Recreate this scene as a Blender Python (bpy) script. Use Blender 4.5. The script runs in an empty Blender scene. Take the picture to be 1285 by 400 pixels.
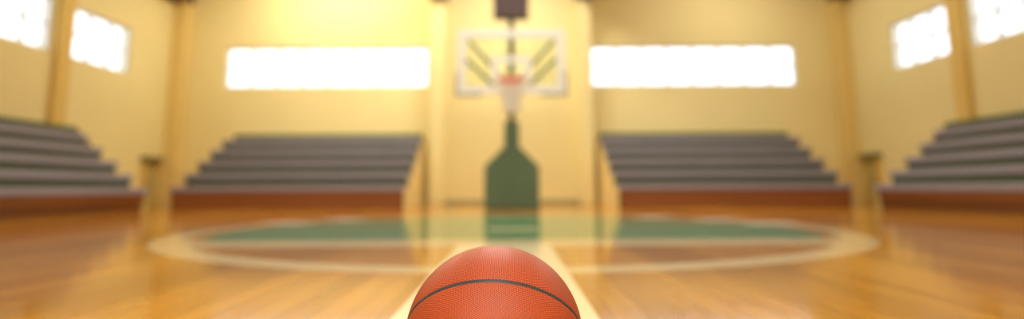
import bpy, bmesh, math
from mathutils import Vector, Matrix

sc = bpy.context.scene
COL = sc.collection
PI = math.pi

# ------------------------------------------------------------------ helpers
def srgb(r, g, b):
    def f(c):
        c /= 255.0
        return c / 12.92 if c <= 0.04045 else ((c + 0.07) / 1.055) ** 2.4
    return (f(r), f(g), f(b), 1.0)

def mat(name, col, rough=0.6, noise=0.06, scale=6.0, bump=0.0, spec=0.5, metal=0.0, coat=0.0):
    m = bpy.data.materials.new(name); m.use_nodes = True
    nt = m.node_tree; N = nt.nodes; L = nt.links
    b = N['Principled BSDF']
    b.inputs['Roughness'].default_value = rough
    b.inputs['Specular IOR Level'].default_value = spec
    b.inputs['Metallic'].default_value = metal
    b.inputs['Coat Weight'].default_value = coat
    tc = N.new('ShaderNodeTexCoord')
    nz = N.new('ShaderNodeTexNoise'); nz.inputs['Scale'].default_value = scale; nz.inputs['Detail'].default_value = 4
    L.new(tc.outputs['Object'], nz.inputs['Vector'])
    mx = N.new('ShaderNodeMix'); mx.data_type = 'RGBA'
    lo = [max(0, c * (1 - noise * 1.6)) for c in col[:3]] + [1]
    hi = [min(1, c * (1 + noise * 1.6)) for c in col[:3]] + [1]
    mx.inputs['A'].default_value = lo; mx.inputs['B'].default_value = hi
    L.new(nz.outputs['Fac'], mx.inputs['Factor'])
    L.new(mx.outputs['Result'], b.inputs['Base Color'])
    if bump:
        bp = N.new('ShaderNodeBump'); bp.inputs['Strength'].default_value = bump; bp.inputs['Distance'].default_value = 0.002
        n2 = N.new('ShaderNodeTexNoise'); n2.inputs['Scale'].default_value = scale * 12
        L.new(tc.outputs['Object'], n2.inputs['Vector'])
        L.new(n2.outputs['Fac'], bp.inputs['Height']); L.new(bp.outputs['Normal'], b.inputs['Normal'])
    return m

def glass_mat(name, gloss=0.06, tint=(1, 1, 1, 1)):
    m = bpy.data.materials.new(name); m.use_nodes = True
    nt = m.node_tree; N = nt.nodes; L = nt.links
    N.remove(N['Principled BSDF'])
    t = N.new('ShaderNodeBsdfTransparent'); t.inputs['Color'].default_value = tint
    g = N.new('ShaderNodeBsdfGlossy'); g.inputs['Roughness'].default_value = 0.03
    lw = N.new('ShaderNodeLayerWeight'); lw.inputs['Blend'].default_value = 0.3
    fr = N.new('ShaderNodeMath'); fr.operation = 'MULTIPLY'; fr.inputs[1].default_value = gloss
    L.new(lw.outputs['Facing'], fr.inputs[0])
    mx = N.new('ShaderNodeMixShader')
    L.new(fr.outputs[0], mx.inputs['Fac'])
    L.new(t.outputs[0], mx.inputs[1]); L.new(g.outputs[0], mx.inputs[2])
    L.new(mx.outputs[0], N['Material Output'].inputs['Surface'])
    return m

def new_bm(): return bmesh.new()

def box(bm, x0, x1, y0, y1, z0, z1):
    vs = [bm.verts.new((x, y, z)) for z in (z0, z1) for y in (y0, y1) for x in (x0, x1)]
    for f in ((0, 2, 3, 1), (4, 5, 7, 6), (0, 1, 5, 4), (2, 6, 7, 3), (0, 4, 6, 2), (1, 3, 7, 5)):
        bm.faces.new([vs[i] for i in f])
    return vs

def prism(bm, pts, axis, a0, a1):
    """extrude a closed outline of 2D points along axis ('x': pts are (y,z); 'y': pts are (x,z); 'z': (x,y))"""
    def P(p, a):
        return {'x': (a, p[0], p[1]), 'y': (p[0], a, p[1]), 'z': (p[0], p[1], a)}[axis]
    A = [bm.verts.new(P(p, a0)) for p in pts]; B = [bm.verts.new(P(p, a1)) for p in pts]
    bm.faces.new(A); bm.faces.new(B[::-1])
    n = len(pts)
    for i in range(n):
        bm.faces.new((A[i], B[i], B[(i + 1) % n], A[(i + 1) % n]))

def tube(bm, path, r, seg=10, closed=False, flat=1.0, up=None):
    path = [Vector(p) for p in path]; n = len(path); rings = []
    for i, p in enumerate(path):
        if closed:
            t = path[(i + 1) % n] - path[i - 1]
        else:
            t = path[min(i + 1, n - 1)] - path[max(i - 1, 0)]
        t.normalize()
        u = Vector(up(p) if callable(up) else (up or (0, 0, 1)))
        if abs(u.dot(t)) > 0.95: u = Vector((1, 0, 0))
        s = t.cross(u).normalized(); v = s.cross(t).normalized()
        rings.append([bm.verts.new(p + s * (math.cos(a) * r) + v * (math.sin(a) * r * flat))
                      for a in [2 * PI * k / seg for k in range(seg)]])
    m = n if closed else n - 1
    for i in range(m):
        a, b = rings[i], rings[(i + 1) % n]
        for k in range(seg):
            bm.faces.new((a[k], a[(k + 1) % seg], b[(k + 1) % seg], b[k]))
    if not closed:
        bm.faces.new(rings[0][::-1]); bm.faces.new(rings[-1])

def obj(name, bm, m, parent=None, bevel=0.0, smooth=False, seg=2, normals=True):
    if normals: bmesh.ops.recalc_face_normals(bm, faces=bm.faces)
    me = bpy.data.meshes.new(name); bm.to_mesh(me); bm.free()
    o = bpy.data.objects.new(name, me); COL.objects.link(o)
    me.materials.append(m)
    if smooth: me.polygons.foreach_set('use_smooth', [True] * len(me.polygons))
    if bevel:
        md = o.modifiers.new('bevel', 'BEVEL'); md.width = bevel; md.segments = seg; md.limit_method = 'ANGLE'
    if parent: o.parent = parent
    return o

def struct(name, bm, m, bevel=0.0, parent=None):
    o = obj(name, bm, m, parent, bevel)
    if parent is None: o['kind'] = 'structure'
    return o

def thing(name, label, cat, loc=(0, 0, 0), rz=0.0, group=None):
    o = bpy.data.objects.new(name, None); COL.objects.link(o)
    o.location = loc; o.rotation_euler = (0, 0, rz); o['label'] = label; o['category'] = cat
    o.empty_display_size = 0.2
    if group: o['group'] = group
    return o

# ------------------------------------------------------------------ materials
M_wall = mat('cream wall paint', srgb(228, 213, 150), 0.75, 0.03, 1.3, 0.15, 0.25)
M_pil = mat('yellow pilaster paint', srgb(216, 184, 98), 0.6, 0.03, 2.0, 0.1, 0.3)
M_corner = mat('corner column paint', srgb(222, 196, 122), 0.6, 0.03, 2.0, 0.1, 0.3)
M_ceil = mat('ceiling paint', srgb(225, 210, 170), 0.85, 0.03, 1.0)
M_beam = mat('brown steel beam', srgb(84, 58, 44), 0.5, 0.08, 3.0)
M_base = mat('grey green skirting', srgb(160, 150, 100), 0.5, 0.05, 3.0)
M_frame = mat('white window frame', srgb(225, 228, 232), 0.5, 0.02, 3.0)
M_glass = glass_mat('window glass', 0.25)
M_board = glass_mat('backboard glass', 0.12, tint=(0.93, 0.97, 0.93, 1))
M_slab = mat('lavender grey seat plank', srgb(146, 140, 150), 0.55, 0.05, 2.0)
M_riser = mat('dark green riser', srgb(74, 84, 58), 0.7, 0.08, 2.0)
M_bfront = mat('rust orange plinth', srgb(136, 78, 26), 0.5, 0.06, 2.0)
M_kick = mat('brown kick board', srgb(112, 66, 24), 0.4, 0.08, 2.0)
M_bend = mat('cream bleacher side', srgb(232, 210, 140), 0.6, 0.04, 2.0)
M_door = mat('olive yellow door', srgb(176, 158, 88), 0.5, 0.05, 3.0)
M_lintel = mat('dark olive lintel', srgb(112, 100, 56), 0.6, 0.05, 3.0)
M_pad = mat('dark green vinyl padding', srgb(80, 110, 82), 0.45, 0.05, 5.0)
M_steel = mat('dark green steel', srgb(58, 74, 52), 0.45, 0.05, 5.0)
M_white = mat('white enamel', srgb(238, 242, 235), 0.4, 0.02, 4.0)
M_greypad = mat('grey edge padding', srgb(132, 140, 128), 0.6, 0.04, 6.0)
M_rim = mat('orange rim enamel', srgb(228, 84, 38), 0.4, 0.03, 6.0)
M_net = mat('white net cord', srgb(240, 238, 225), 0.8, 0.03, 20.0)
M_clock = mat('brown clock housing', srgb(84, 58, 46), 0.5, 0.06, 5.0)
M_clockface = mat('dark clock face', srgb(64, 40, 34), 0.3, 0.05, 5.0)
M_handle = mat('brushed metal', srgb(150, 150, 145), 0.35, 0.03, 9.0, metal=1.0)
M_seam = mat('black rubber seam', srgb(52, 46, 46), 0.42, 0.05, 60.0, spec=0.6)

def floor_material():
    m = bpy.data.materials.new('varnished court floor'); m.use_nodes = True
    nt = m.node_tree; N = nt.nodes; L = nt.links
    b = N['Principled BSDF']
    tc = N.new('ShaderNodeTexCoord'); sep = N.new('ShaderNodeSeparateXYZ')
    L.new(tc.outputs['Object'], sep.inputs[0])
    X, Y = sep.outputs['X'], sep.outputs['Y']
    def mth(op, a, b_=None, c=None):
        n = N.new('ShaderNodeMath'); n.operation = op
        for i, v in enumerate((a, b_, c)):
            if v is None: continue
            if isinstance(v, (int, float)): n.inputs[i].default_value = v
            else: L.new(v, n.inputs[i])
        return n.outputs[0]
    def gt(a, v): return mth('GREATER_THAN', a, v)
    def lt(a, v): return mth('LESS_THAN', a, v)
    def AND(*a):
        r = a[0]
        for q in a[1:]: r = mth('MULTIPLY', r, q)
        return r
    def OR(a, c): return mth('MAXIMUM', a, c)
    # planks running along Y
    mp = N.new('ShaderNodeMapping'); mp.inputs['Rotation'].default_value = (0, 0, PI / 2)
    L.new(tc.outputs['Object'], mp.inputs['Vector'])
    br = N.new('ShaderNodeTexBrick')
    br.inputs['Scale'].default_value = 1.0
    br.inputs['Brick Width'].default_value = 1.7; br.inputs['Row Height'].default_value = 0.085
    br.inputs['Mortar Size'].default_value = 0.0012; br.inputs['Bias'].default_value = 0.0
    br.inputs['Color1'].default_value = srgb(210, 148, 48); br.inputs['Color2'].default_value = srgb(184, 120, 26)
    br.inputs['Mortar'].default_value = srgb(110, 62, 20)
    L.new(mp.outputs[0], br.inputs['Vector'])
    # broad tone streaks and fine grain along the boards
    ms = N.new('ShaderNodeMapping'); ms.inputs['Scale'].default_value = (2.2, 0.28, 1)
    L.new(tc.outputs['Object'], ms.inputs['Vector'])
    nz = N.new('ShaderNodeTexNoise'); nz.inputs['Scale'].default_value = 1.0; nz.inputs['Detail'].default_value = 3
    L.new(ms.outputs[0], nz.inputs['Vector'])
    rp = N.new('ShaderNodeValToRGB')
    rp.color_ramp.elements[0].position = 0.36; rp.color_ramp.elements[0].color = (0.64, 0.57, 0.46, 1)
    rp.color_ramp.elements[1].position = 0.64; rp.color_ramp.elements[1].color = (1.08, 1.08, 1.08, 1)
    L.new(nz.outputs['Fac'], rp.inputs['Fac'])
    mul = N.new('ShaderNodeMix'); mul.data_type = 'RGBA'; mul.blend_type = 'MULTIPLY'; mul.inputs['Factor'].default_value = 1
    L.new(br.outputs['Color'], mul.inputs['A']); L.new(rp.outputs['Color'], mul.inputs['B'])
    mg = N.new('ShaderNodeMapping'); mg.inputs['Scale'].default_value = (60, 2.5, 1)
    L.new(tc.outputs['Object'], mg.inputs['Vector'])
    ng = N.new('ShaderNodeTexNoise'); ng.inputs['Scale'].default_value = 1.0; ng.inputs['Detail'].default_value = 5
    L.new(mg.outputs[0], ng.inputs['Vector'])
    mul2 = N.new('ShaderNodeMix'); mul2.data_type = 'RGBA'; mul2.blend_type = 'SOFT_LIGHT'; mul2.inputs['Factor'].default_value = 0.35
    L.new(mul.outputs['Result'], mul2.inputs['A']); L.new(ng.outputs['Fac'], mul2.inputs['B'])
    col = mul2.outputs['Result']
    def lay(col, mask, c, fac=1.0):
        n = N.new('ShaderNodeMix'); n.data_type = 'RGBA'
        L.new(mth('MULTIPLY', mask, fac), n.inputs['Factor']); L.new(col, n.inputs['A'])
        n.inputs['B'].default_value = c
        return n.outputs['Result']
    # painted markings
    cx, cy, R = 0.01, 4.77, 2.33
    dx = mth('SUBTRACT', X, cx); dy = mth('SUBTRACT', Y, cy)
    rr = mth('SQRT', mth('ADD', mth('MULTIPLY', dx, dx), mth('MULTIPLY', dy, dy)))
    green = AND(lt(rr, R - 0.2), gt(Y, 3.84))
    col = lay(col, green, srgb(88, 150, 104))
    ring = AND(gt(rr, R - 0.095), lt(rr, R + 0.095))
    chord = AND(lt(rr, R), gt(Y, 3.42), lt(Y, 3.84))
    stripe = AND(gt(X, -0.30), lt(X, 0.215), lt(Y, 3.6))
    cream = srgb(238, 226, 178)
    col = lay(col, OR(ring, chord), cream, 0.68)
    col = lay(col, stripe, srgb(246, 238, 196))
    mark = AND(gt(X, -0.17), lt(X, 0.2), gt(Y, 4.66), lt(Y, 4.98))
    col = lay(col, mark, cream)
    # short near-white blocks along the far side of the circle
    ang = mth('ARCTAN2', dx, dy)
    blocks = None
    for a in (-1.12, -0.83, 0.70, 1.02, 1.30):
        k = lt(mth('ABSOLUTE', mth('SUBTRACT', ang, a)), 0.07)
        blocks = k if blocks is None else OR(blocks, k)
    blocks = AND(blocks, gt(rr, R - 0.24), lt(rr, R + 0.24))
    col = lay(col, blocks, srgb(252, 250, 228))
    L.new(col, b.inputs['Base Color'])
    b.inputs['Roughness'].default_value = 0.11
    b.inputs['IOR'].default_value = 1.6
    b.inputs['Specular IOR Level'].default_value = 0.5
    bp = N.new('ShaderNodeBump'); bp.inputs['Strength'].default_value = 0.05; bp.inputs['Distance'].default_value = 0.002
    L.new(nz.outputs['Fac'], bp.inputs['Height']); L.new(bp.outputs['Normal'], b.inputs['Normal'])
    return m
M_floor = floor_material()

def ball_material():
    m = bpy.data.materials.new('pebbled orange leather'); m.use_nodes = True
    nt = m.node_tree; N = nt.nodes; L = nt.links
    b = N['Principled BSDF']
    tc = N.new('ShaderNodeTexCoord')
    at = N.new('ShaderNodeAttribute'); at.attribute_name = 'pebble'
    def M(op, x, y=None):
        n = N.new('ShaderNodeMath'); n.operation = op
        for i, v in enumerate((x, y)):
            if v is None: continue
            if isinstance(v, (int, float)): n.inputs[i].default_value = v
            else: L.new(v, n.inputs[i])
        return n.outputs[0]
    k = 4 * PI / (math.sqrt(3) * 0.0027); acc = None
    for q in range(3):
        dt = N.new('ShaderNodeVectorMath'); dt.operation = 'DOT_PRODUCT'
        L.new(at.outputs['Vector'], dt.inputs[0])
        dt.inputs[1].default_value = (k * math.cos(q * PI / 3), k * math.sin(q * PI / 3), 0)
        c = M('COSINE', dt.outputs['Value'])
        acc = c if acc is None else M('ADD', acc, c) if q == 1 else M('ADD', acc, c)
    height = M('DIVIDE', M('ADD', acc, 1.5), 4.5)      # 0 in the gaps, 1 on each pebble
    rp = N.new('ShaderNodeValToRGB')
    e = rp.color_ramp.elements
    e[0].position = 0.08; e[0].color = srgb(88, 20, 4)
    e[1].position = 0.55; e[1].color = srgb(232, 98, 26)
    L.new(height, rp.inputs['Fac'])
    nz = N.new('ShaderNodeTexNoise'); nz.inputs['Scale'].default_value = 14
    L.new(tc.outputs['Object'], nz.inputs['Vector'])
    mr = N.new('ShaderNodeMapRange'); mr.inputs['To Min'].default_value = 0.86; mr.inputs['To Max'].default_value = 1.12
    L.new(nz.outputs['Fac'], mr.inputs['Value'])
    mx = N.new('ShaderNodeMix'); mx.data_type = 'RGBA'; mx.blend_type = 'MULTIPLY'; mx.inputs['Factor'].default_value = 1
    L.new(rp.outputs['Color'], mx.inputs['A']); L.new(mr.outputs['Result'], mx.inputs['B'])
    L.new(mx.outputs['Result'], b.inputs['Base Color'])
    b.inputs['Roughness'].default_value = 0.38
    b.inputs['Specular IOR Level'].default_value = 0.55
    bp = N.new('ShaderNodeBump'); bp.inputs['Strength'].default_value = 0.5; bp.inputs['Distance'].default_value = 0.0006
    L.new(height, bp.inputs['Height']); L.new(bp.outputs['Normal'], b.inputs['Normal'])
    return m
M_ball = ball_material()

# ------------------------------------------------------------------ room shell
W, YB, YF, ZC, T = 6.7, 11.9, -7.0, 4.9, 0.2     # half width, back wall, wall behind camera, ceiling, thickness
bm = new_bm(); box(bm, -W - T, W + T, YF - T, YB + T, -0.15, 0); struct('floor', bm, M_floor)
bm = new_bm(); box(bm, -W - T, W + T, YF - T, YB + T, ZC, ZC + 0.15); struct('ceiling', bm, M_ceil)

ZW0, ZW1 = 2.31, 3.12
BW = [(-5.70, -1.65), (1.61, 5.71)]          # back windows in x
SW = [(9.0, 10.44), (5.9, 8.62), (2.2, 5.4), (-1.6, 1.6), (-5.6, -2.4)]   # side windows in y

def wall_strip(name, axis, fixed0, fixed1, a0, a1, holes, z0=0.0, z1=ZC):
    bm = new_bm()
    def bx(u0, u1, c0, c1):
        if axis == 'x': box(bm, u0, u1, fixed0, fixed1, c0, c1)
        else: box(bm, fixed0, fixed1, u0, u1, c0, c1)
    bx(a0, a1, z0, ZW0); bx(a0, a1, ZW1, z1)
    cur = a0
    for h0, h1 in sorted(holes):
        bx(cur, h0, ZW0, ZW1); cur = h1
    bx(cur, a1, ZW0, ZW1)
    return struct(name, bm, M_wall)

wall_strip('wall_back', 'x', YB, YB + T, -W - T, W + T, BW)
wall_strip('wall_left', 'y', -W - T, -W, YF, YB, SW)
wall_strip('wall_right', 'y', W, W + T, YF, YB, SW)
bm = new_bm(); box(bm, -W - T, W + T, YF - T, YF, 0, ZC); struct('wall_front', bm, M_wall)

wn = [0]
def window(axis, wallc, sgn, a0, a1, cols, rows, z0=ZW0, z1=ZW1):
    wn[0] += 1
    r = bpy.data.objects.new('window_%d' % wn[0], None); COL.objects.link(r); r['kind'] = 'structure'
    d0, d1 = (wallc + sgn * 0.05, wallc + sgn * 0.13)
    lo, hi = min(d0, d1), max(d0, d1)
    bm = new_bm()
    def bx(u0, u1, c0, c1, g=0.0):
        if axis == 'x': box(bm, u0, u1, lo + g, hi - g, c0, c1)
        else: box(bm, lo + g, hi - g, u0, u1, c0, c1)
    f = 0.035
    bx(a0, a1, z0, z0 + f); bx(a0, a1, z1 - f, z1); bx(a0, a0 + f, z0 + f, z1 - f); bx(a1 - f, a1, z0 + f, z1 - f)
    o = obj('window_frame', bm, M_frame, r)
    bm = new_bm()
    for i in range(1, cols):
        c = a0 + (a1 - a0) * i / cols
        bx(c - 0.026, c + 0.026, z0 + f, z1 - f, 0.01)
    for j in range(1, rows):
        c = z0 + (z1 - z0) * j / rows
        bx(a0 + f, a1 - f, c - 0.02, c + 0.02, 0.015)
    obj('glazing_bars', bm, M_frame, r)
    bm = new_bm(); mid = (lo + hi) / 2
    if axis == 'x': box(bm, a0 + f, a1 - f, mid - 0.003, mid + 0.003, z0 + f, z1 - f)
    else: box(bm, mid - 0.003, mid + 0.003, a0 + f, a1 - f, z0 + f, z1 - f)
    obj('glass_pane', bm, M_glass, r)

for a0, a1 in BW: window('x', YB, 1, a0, a1, 8, 2)
for sgn in (-1, 1):
    for (a0, a1) in SW:
        window('y', sgn * W, sgn, a0, a1, max(3, round((a1 - a0) / 0.47)), 2)

# pilasters: centre pair, corner columns, side wall columns
tn = [0]
def trim(bm, m, bevel=0.0):
    tn[0] += 1
    return struct('trim_%d' % tn[0], bm, m, bevel)
ZBM = 4.0
for s in (-1, 1):
    x0, x1 = (-1.56, -1.28) if s < 0 else (1.34, 1.58)
    bm = new_bm(); box(bm, x0, x1, YB - 0.36, YB, 0, ZBM); trim(bm, M_wall, 0.01)
    bm = new_bm(); box(bm, x0 - 0.02, x1 + 0.02, YF, YB, ZBM, ZC); trim(bm, M_beam)
    x0, x1 = sorted((s * 6.43, s * W))
    bm = new_bm(); box(bm, x0, x1, YB - 0.25, YB, 0, ZBM); trim(bm, M_corner, 0.01)
    bm = new_bm(); box(bm, x0, x1, YF, YB, ZBM, ZC); trim(bm, M_beam)
    for y0 in (8.68, 5.5, 1.75, -2.2):
        x0, x1 = sorted((s * (W - 0.09), s * W))
        bm = new_bm(); box(bm, x0, x1, y0, y0 + 0.26, 0, ZBM); trim(bm, M_pil, 0.01)

def baseboard(name, x0, x1, y0, y1):
    bm = new_bm(); box(bm, x0, x1, y0, y1, 0, 0.09); struct(name, bm, M_base, 0.004)
baseboard('baseboard_back', -1.27, 1.33, YB - 0.02, YB)
baseboard('baseboard_left', -W, -W + 0.02, 9.2, 11.0)
baseboard('baseboard_right', W - 0.02, W, 9.2, 11.0)

# low service doors in the side walls by the corners
for k, s in enumerate((-1, 1)):
    r = bpy.data.objects.new('door_%d' % (k + 1), None); COL.objects.link(r); r['kind'] = 'structure'
    y0, y1 = 11.04, 11.48
    def sx(a, b): return sorted((s * (W - a), s * (W - b)))
    bm = new_bm(); a, b = sx(0.05, 0.0); box(bm, a, b, y0, y1, 0.0, 0.82)
    obj('door_leaf', bm, M_door, r, 0.004)
    bm = new_bm(); a, b = sx(0.08, 0.0)
    box(bm, a, b, y0 - 0.045, y0, 0, 0.82); box(bm, a, b, y1, y1 + 0.018, 0, 0.82)
    obj('door_frame', bm, M_pil, r, 0.004)
    bm = new_bm(); a, b = sx(0.14, 0.0); box(bm, a, b, y0 - 0.07, y1 + 0.018, 0.82, 0.91)
    obj('lintel', bm, M_lintel, r, 0.006)
    bm = new_bm(); tube(bm, [(s * (W - 0.05), 11.12, 0.42), (s * (W - 0.09), 11.12, 0.42), (s * (W - 0.09), 11.2, 0.42)], 0.01, 8)
    obj('door_handle', bm, M_handle, r, smooth=True)

# ------------------------------------------------------------------ bleachers
def bleacher(label, loc, rz, length, zs, pitch_z, pitch_y, depth, group, orange=0.0, th=0.088):
    """local frame: +y from the front edge to the wall, x along the rows, origin at the front floor edge"""
    t = thing('bleacher', label, 'bleacher', loc, rz, group)
    h = length / 2; n = 5
    if orange:
        bm = new_bm(); box(bm, -h + 0.03, h - 0.03, 0.07, depth, 0, orange)
        obj('kick_board', bm, M_kick, t, 0.005)
    bm = new_bm(); box(bm, -h + 0.03, h - 0.03, 0.04, depth, orange, zs)
    obj('plinth', bm, M_bfront, t, 0.005)
    for k in range(n):
        y = k * pitch_y; z = zs + k * pitch_z
        y1 = min(y + pitch_y + 0.10, depth)
        bm = new_bm(); box(bm, -h, h, y, y1, z, z + th)
        obj('seat_plank', bm, M_slab, t, 0.012)
        yr = (k + 1) * pitch_y + 0.03
        bm = new_bm(); box(bm, -h + 0.02, h - 0.02, min(yr, depth - 0.05), depth, z + th, z + pitch_z)
        obj('riser', bm, M_riser, t, 0.004)
    # side panels that close the ends below the steps
    prof = [(0.03, 0.0), (depth, 0.0), (depth, zs + n * pitch_z)]
    for k in range(n - 1, -1, -1):
        y = k * pitch_y; z = zs + k * pitch_z
        prof += [((k + 1) * pitch_y + 0.03, z + pitch_z - 0.002), ((k + 1) * pitch_y + 0.03, z + 0.03)]
    prof += [(0.03, zs + 0.03)]
    for e in (-1, 1):
        bm = new_bm(); a, b = sorted((e * h, e * (h + 0.02)))
        prism(bm, prof, 'x', a, b)
        obj('end_panel', bm, M_bend, t)
    return t

GB = 'tiered bleachers around the court'
bleacher('long grey bleacher against the back wall, left of the hoop, below the left strip window', (-3.57, 9.72, 0), 0, 3.72, 0.27, 0.218, 0.41, 2.15, GB)
bleacher('long grey bleacher against the back wall, right of the hoop, below the right strip window', (3.57, 9.72, 0), 0, 3.72, 0.27, 0.218, 0.41, 2.15, GB)
# side bleachers run from the far end (y 9.15) to well past the camera
LS = 12.2
bleacher('long grey bleacher along the left wall, at the left edge of the picture', (-5.42, 9.15 - LS / 2, 0), PI / 2, LS, 0.25, 0.20, 0.242, 1.185, GB, 0.13, 0.088)
bleacher('long grey bleacher along the right wall, at the right edge of the picture', (5.42, 9.15 - LS / 2, 0), -PI / 2, LS, 0.25, 0.20, 0.242, 1.185, GB, 0.13, 0.088)

# ------------------------------------------------------------------ hoop
hp = thing('basketball_hoop', 'freestanding basketball hoop with green padded stand and white framed glass backboard', 'basketball hoop', (0.01, 9.3, 0))
def HX(name, bm, m, bevel=0.0, smooth=False, parent=hp): return obj(name, bm, m, parent, bevel, smooth)
bm = new_bm(); prism(bm, [(-0.42, 0), (0.42, 0), (0.42, 0.62), (0.40, 0.66), (0.13, 0.93), (-0.13, 0.93), (-0.40, 0.66), (-0.42, 0.62)], 'y', 0.0, 0.55)
HX('base_pad', bm, M_pad, 0.02)
bm = new_bm(); box(bm, -0.115, 0.115, 0.0, 0.24, 0.93, 1.33)
HX('neck_pad', bm, M_pad, 0.02)
bm = new_bm(); box(bm, -0.05, 0.05, 0.06, 0.16, 1.33, 2.98)
HX('mast', bm, M_steel, 0.008)
for sx_ in (-1, 1):
    for (xa, za, xb, zb) in ((0.05, 1.90, 0.66, 2.60), (0.05, 1.68, 0.70, 2.30)):
        bm = new_bm(); tube(bm, [(sx_ * xa, 0.1, za), (sx_ * xb, -0.03, zb)], 0.03, 8); HX('brace', bm, M_steel, smooth=True)
# backboard
YBo = -0.1
bb = bpy.data.objects.new('backboard', None); COL.objects.link(bb); bb.parent = hp
bw, b0, b1, fr = 0.835, 1.74, 2.75, 0.125
bm = new_bm(); box(bm, -bw + fr * 0.8, bw - fr * 0.8, YBo - 0.008, YBo + 0.008, b0 + fr * 0.8, b1 - fr * 0.8)
HX('glass_sheet', bm, M_board, parent=bb)
bm = new_bm()
box(bm, -bw, bw, YBo - 0.02, YBo + 0.03, b1 - fr, b1); box(bm, -bw, bw, YBo - 0.02, YBo + 0.03, b0, b0 + fr)
box(bm, -bw, -bw + fr, YBo - 0.02, YBo + 0.03, b0 + fr, b1 - fr); box(bm, bw - fr, bw, YBo - 0.02, YBo + 0.03, b0 + fr, b1 - fr)
HX('border_frame', bm, M_white, 0.004, parent=bb)
bm = new_bm(); q0, q1, qx, ql = 1.92, 2.33, 0.31, 0.10; ya, yb_ = YBo - 0.016, YBo - 0.008
box(bm, -qx, qx, ya, yb_, q1 - ql, q1); box(bm, -qx, qx, ya, yb_, q0, q0 + ql)
box(bm, -qx, -qx + ql, ya, yb_, q0 + ql, q1 - ql); box(bm, qx - ql, qx, ya, yb_, q0 + ql, q1 - ql)
HX('target_square', bm, M_white, parent=bb)
for s in (-1, 1):
    bm = new_bm()
    pts = [(s * (bw + 0.03), b0 - 0.03), (s * (bw + 0.03), b0 + 0.36), (s * (bw - 0.005), b0 + 0.36), (s * (bw - 0.005), b0 + 0.005), (s * 0.45, b0 + 0.005), (s * 0.45, b0 - 0.03)]
    prism(bm, pts, 'y', YBo - 0.035, YBo + 0.04)
    HX('edge_padding', bm, M_greypad, 0.006, parent=bb)
# rim, its bracket and the net
RY, RZ, RR = -0.42, 1.90, 0.19
bm = new_bm(); tube(bm, [(RR * math.cos(a), RY + RR * math.sin(a), RZ) for a in [2 * PI * k / 40 for k in range(40)]], 0.021, 10, True)
rim = HX('rim', bm, M_rim, smooth=True)
bm = new_bm(); box(bm, -0.075, 0.075, RY + RR, YBo - 0.016, RZ - 0.035, RZ + 0.014); box(bm, -0.1, 0.1, YBo - 0.04, YBo - 0.018, RZ - 0.09, RZ + 0.06)
HX('rim_bracket', bm, M_rim, 0.004)
bm = new_bm(); NS = 14; NR = 7
def netp(i, j):
    f = j / NR; r = RR * (1 - 0.42 * f ** 0.7); a = 2 * PI * (i + 0.5 * (j % 2)) / NS
    return (r * math.cos(a), RY + r * math.sin(a), RZ - 0.015 - 0.48 * f)
for j in range(NR):
    for i in range(NS):
        o_ = 0 if j % 2 == 0 else 1
        tube(bm, [netp(i, j), netp(i, j + 1)], 0.009, 5)
        tube(bm, [netp(i, j), netp(i - 1 + 2 * o_ if o_ else i - 1, j + 1)], 0.009, 5)
HX('net', bm, M_net, smooth=True)

# shot clock above the backboard
ck = thing('shot_clock', 'dark brown shot clock box on a short post above the backboard', 'shot clock', (0.01, 9.36, 2.98))
bm = new_bm(); box(bm, -0.28, 0.28, -0.06, 0.14, 0, 0.52); obj('housing', bm, M_clock, ck, 0.01)
bm = new_bm(); box(bm, -0.25, 0.25, -0.07, -0.06, 0.035, 0.485); obj('display_face', bm, M_clockface, ck, 0.003)

# ------------------------------------------------------------------ the ball
BC = Vector((-0.024, 0.86, 0.12)); BR = 0.12
n_ = Vector((0.034, 0.716, 0.698)).normalized()
l_ = Vector((1, 0, 0)); l_ = (l_ - n_ * l_.dot(n_)).normalized()
m_ = l_.cross(n_); 
if m_.z < 0: m_ = -m_
def on(a, off):      # a: angle along the V circle from l_, off: latitude towards n_
    return (l_ * math.cos(a) + m_ * math.sin(a)) * math.cos(off) + n_ * math.sin(off)
SEAMS = []
K = 360
SEAMS.append([on(2 * PI * k / K, 0) for k in range(K)])
SEAMS.append([(l_ * math.cos(2 * PI * k / K) + n_ * math.sin(2 * PI * k / K)) for k in range(K)])
for s in (-1, 1):
    SEAMS.append([on(2 * PI * k / K, s * math.radians(35 + 28 * math.sin(2 * PI * k / K) ** 2)) for k in range(K)])
ball = thing('basketball', 'orange pebbled basketball with dark seams resting on the wide white floor stripe', 'basketball', BC - Vector((0, 0, BR)))
bm = new_bm(); bmesh.ops.create_uvsphere(bm, u_segments=320, v_segments=200, radius=BR)
from mathutils import kdtree
kd = kdtree.KDTree(sum(len(s) for s in SEAMS)); i = 0
for s in SEAMS:
    for p in s: kd.insert(p, i); i += 1
kd.balance()
for v in bm.verts:
    d = v.co.normalized(); _, _, ds = kd.find(d); ds *= BR
    if ds < 0.0045:
        v.co = d * (BR - 0.0011 * (0.5 + 0.5 * math.cos(PI * ds / 0.0045)))
for v in bm.verts: v.co.z += BR
o = obj('cover', bm, M_ball, ball, smooth=True)
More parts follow.
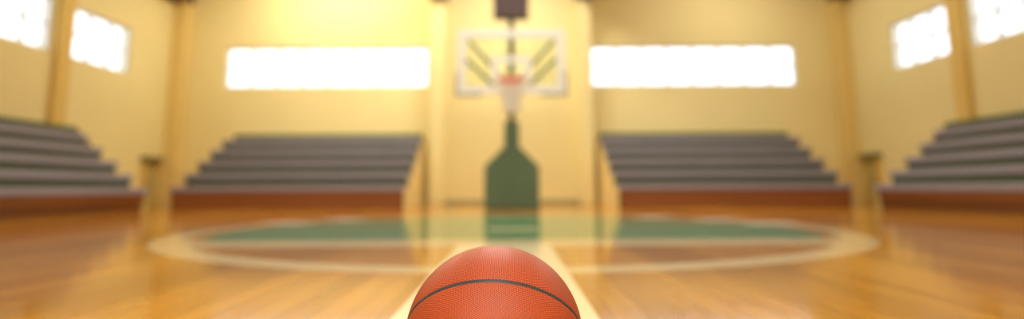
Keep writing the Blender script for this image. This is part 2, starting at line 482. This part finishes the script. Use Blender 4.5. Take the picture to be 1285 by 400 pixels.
# lay-out of the pebble lattice over the skin (azimuthal, equal distances from one pole)
pa = Vector((0.05, -0.45, 0.89)).normalized(); pu = pa.cross(Vector((0, 1, 0))).normalized(); pv = pa.cross(pu)
at = o.data.attributes.new('pebble', 'FLOAT_VECTOR', 'POINT')
buf = []
for v in o.data.vertices:
    d = (v.co - Vector((0, 0, BR))).normalized(); th = math.acos(max(-1, min(1, d.dot(pa))))
    e = Vector((d.dot(pu), d.dot(pv), 0)); e = e.normalized() * th * BR if e.length > 1e-9 else e
    buf += [e.x, e.y, 0.0]
at.data.foreach_set('vector', buf)
for s in SEAMS:
    bm = new_bm(); tube(bm, [p * (BR - 0.0009) for p in s], 0.003, 10, True, 0.32, up=lambda p: p.normalized())
    for v in bm.verts: v.co.z += BR
    obj('seam', bm, M_seam, ball, smooth=True)

# ------------------------------------------------------------------ light
w = bpy.data.worlds.new('sky'); sc.world = w; w.use_nodes = True
bg = w.node_tree.nodes['Background']; bg.inputs['Color'].default_value = (0.86, 0.93, 1.0, 1); bg.inputs['Strength'].default_value = 2.2

def area(name, loc, rot, sx_, sy_, power, col):
    l = bpy.data.lights.new(name, 'AREA'); l.shape = 'RECTANGLE'; l.size = sx_; l.size_y = sy_; l.energy = power; l.color = col
    o = bpy.data.objects.new(name, l); COL.objects.link(o); o.location = loc; o.rotation_euler = rot
    return o
warm = (1.0, 0.965, 0.90)
for y, pw in ((-4.5, 210), (-0.5, 35), (3.5, 36), (7.5, 58), (10.2, 76)):
    for x in (-4.2, 0, 4.2):
        area('ceiling_lamp', (x, y, ZC - 0.03), (0, 0, 0), 1.4, 0.5, pw * (1.35 if x == 0 else 0.66), warm)
area('flare_glow_light', (-3.0, 10.5, 4.5), (math.radians(48), 0, 0), 2.4, 0.3, 60, (1.0, 0.86, 0.62))  # added unseen light, stands in for the flare glow above the left back window

# ------------------------------------------------------------------ camera
cam = bpy.data.cameras.new('camera'); co = bpy.data.objects.new('camera', cam); COL.objects.link(co); sc.camera = co
F, H, P, RO, XV = 760.0, 235.0, math.radians(8.5), 0.0048, 641.0
cam.sensor_fit = 'HORIZONTAL'; cam.sensor_width = 36.0; cam.lens = F / 1285 * 36
CY = H - F * math.tan(P)
cam.shift_x = (642.5 - XV) / 1285; cam.shift_y = -(200 - CY) / 1285
co.location = (0, 0, 0.32)
co.rotation_euler = (Matrix.Rotation(PI / 2 + P, 3, 'X') @ Matrix.Rotation(-RO, 3, 'Z')).to_euler()
cam.clip_start = 0.02
cam.dof.use_dof = True; cam.dof.focus_distance = 0.80; cam.dof.aperture_fstop = 1.3

sc.cycles.use_denoising = True
sc.cycles.max_bounces = 8; sc.cycles.diffuse_bounces = 5; sc.cycles.glossy_bounces = 4; sc.cycles.transparent_max_bounces = 8
sc.cycles.sample_clamp_indirect = 6.0
sc.view_settings.view_transform = 'Standard'; sc.view_settings.look = 'None'
sc.view_settings.exposure = 0.1; sc.view_settings.gamma = 1.0; sc.view_settings.use_curve_mapping = False
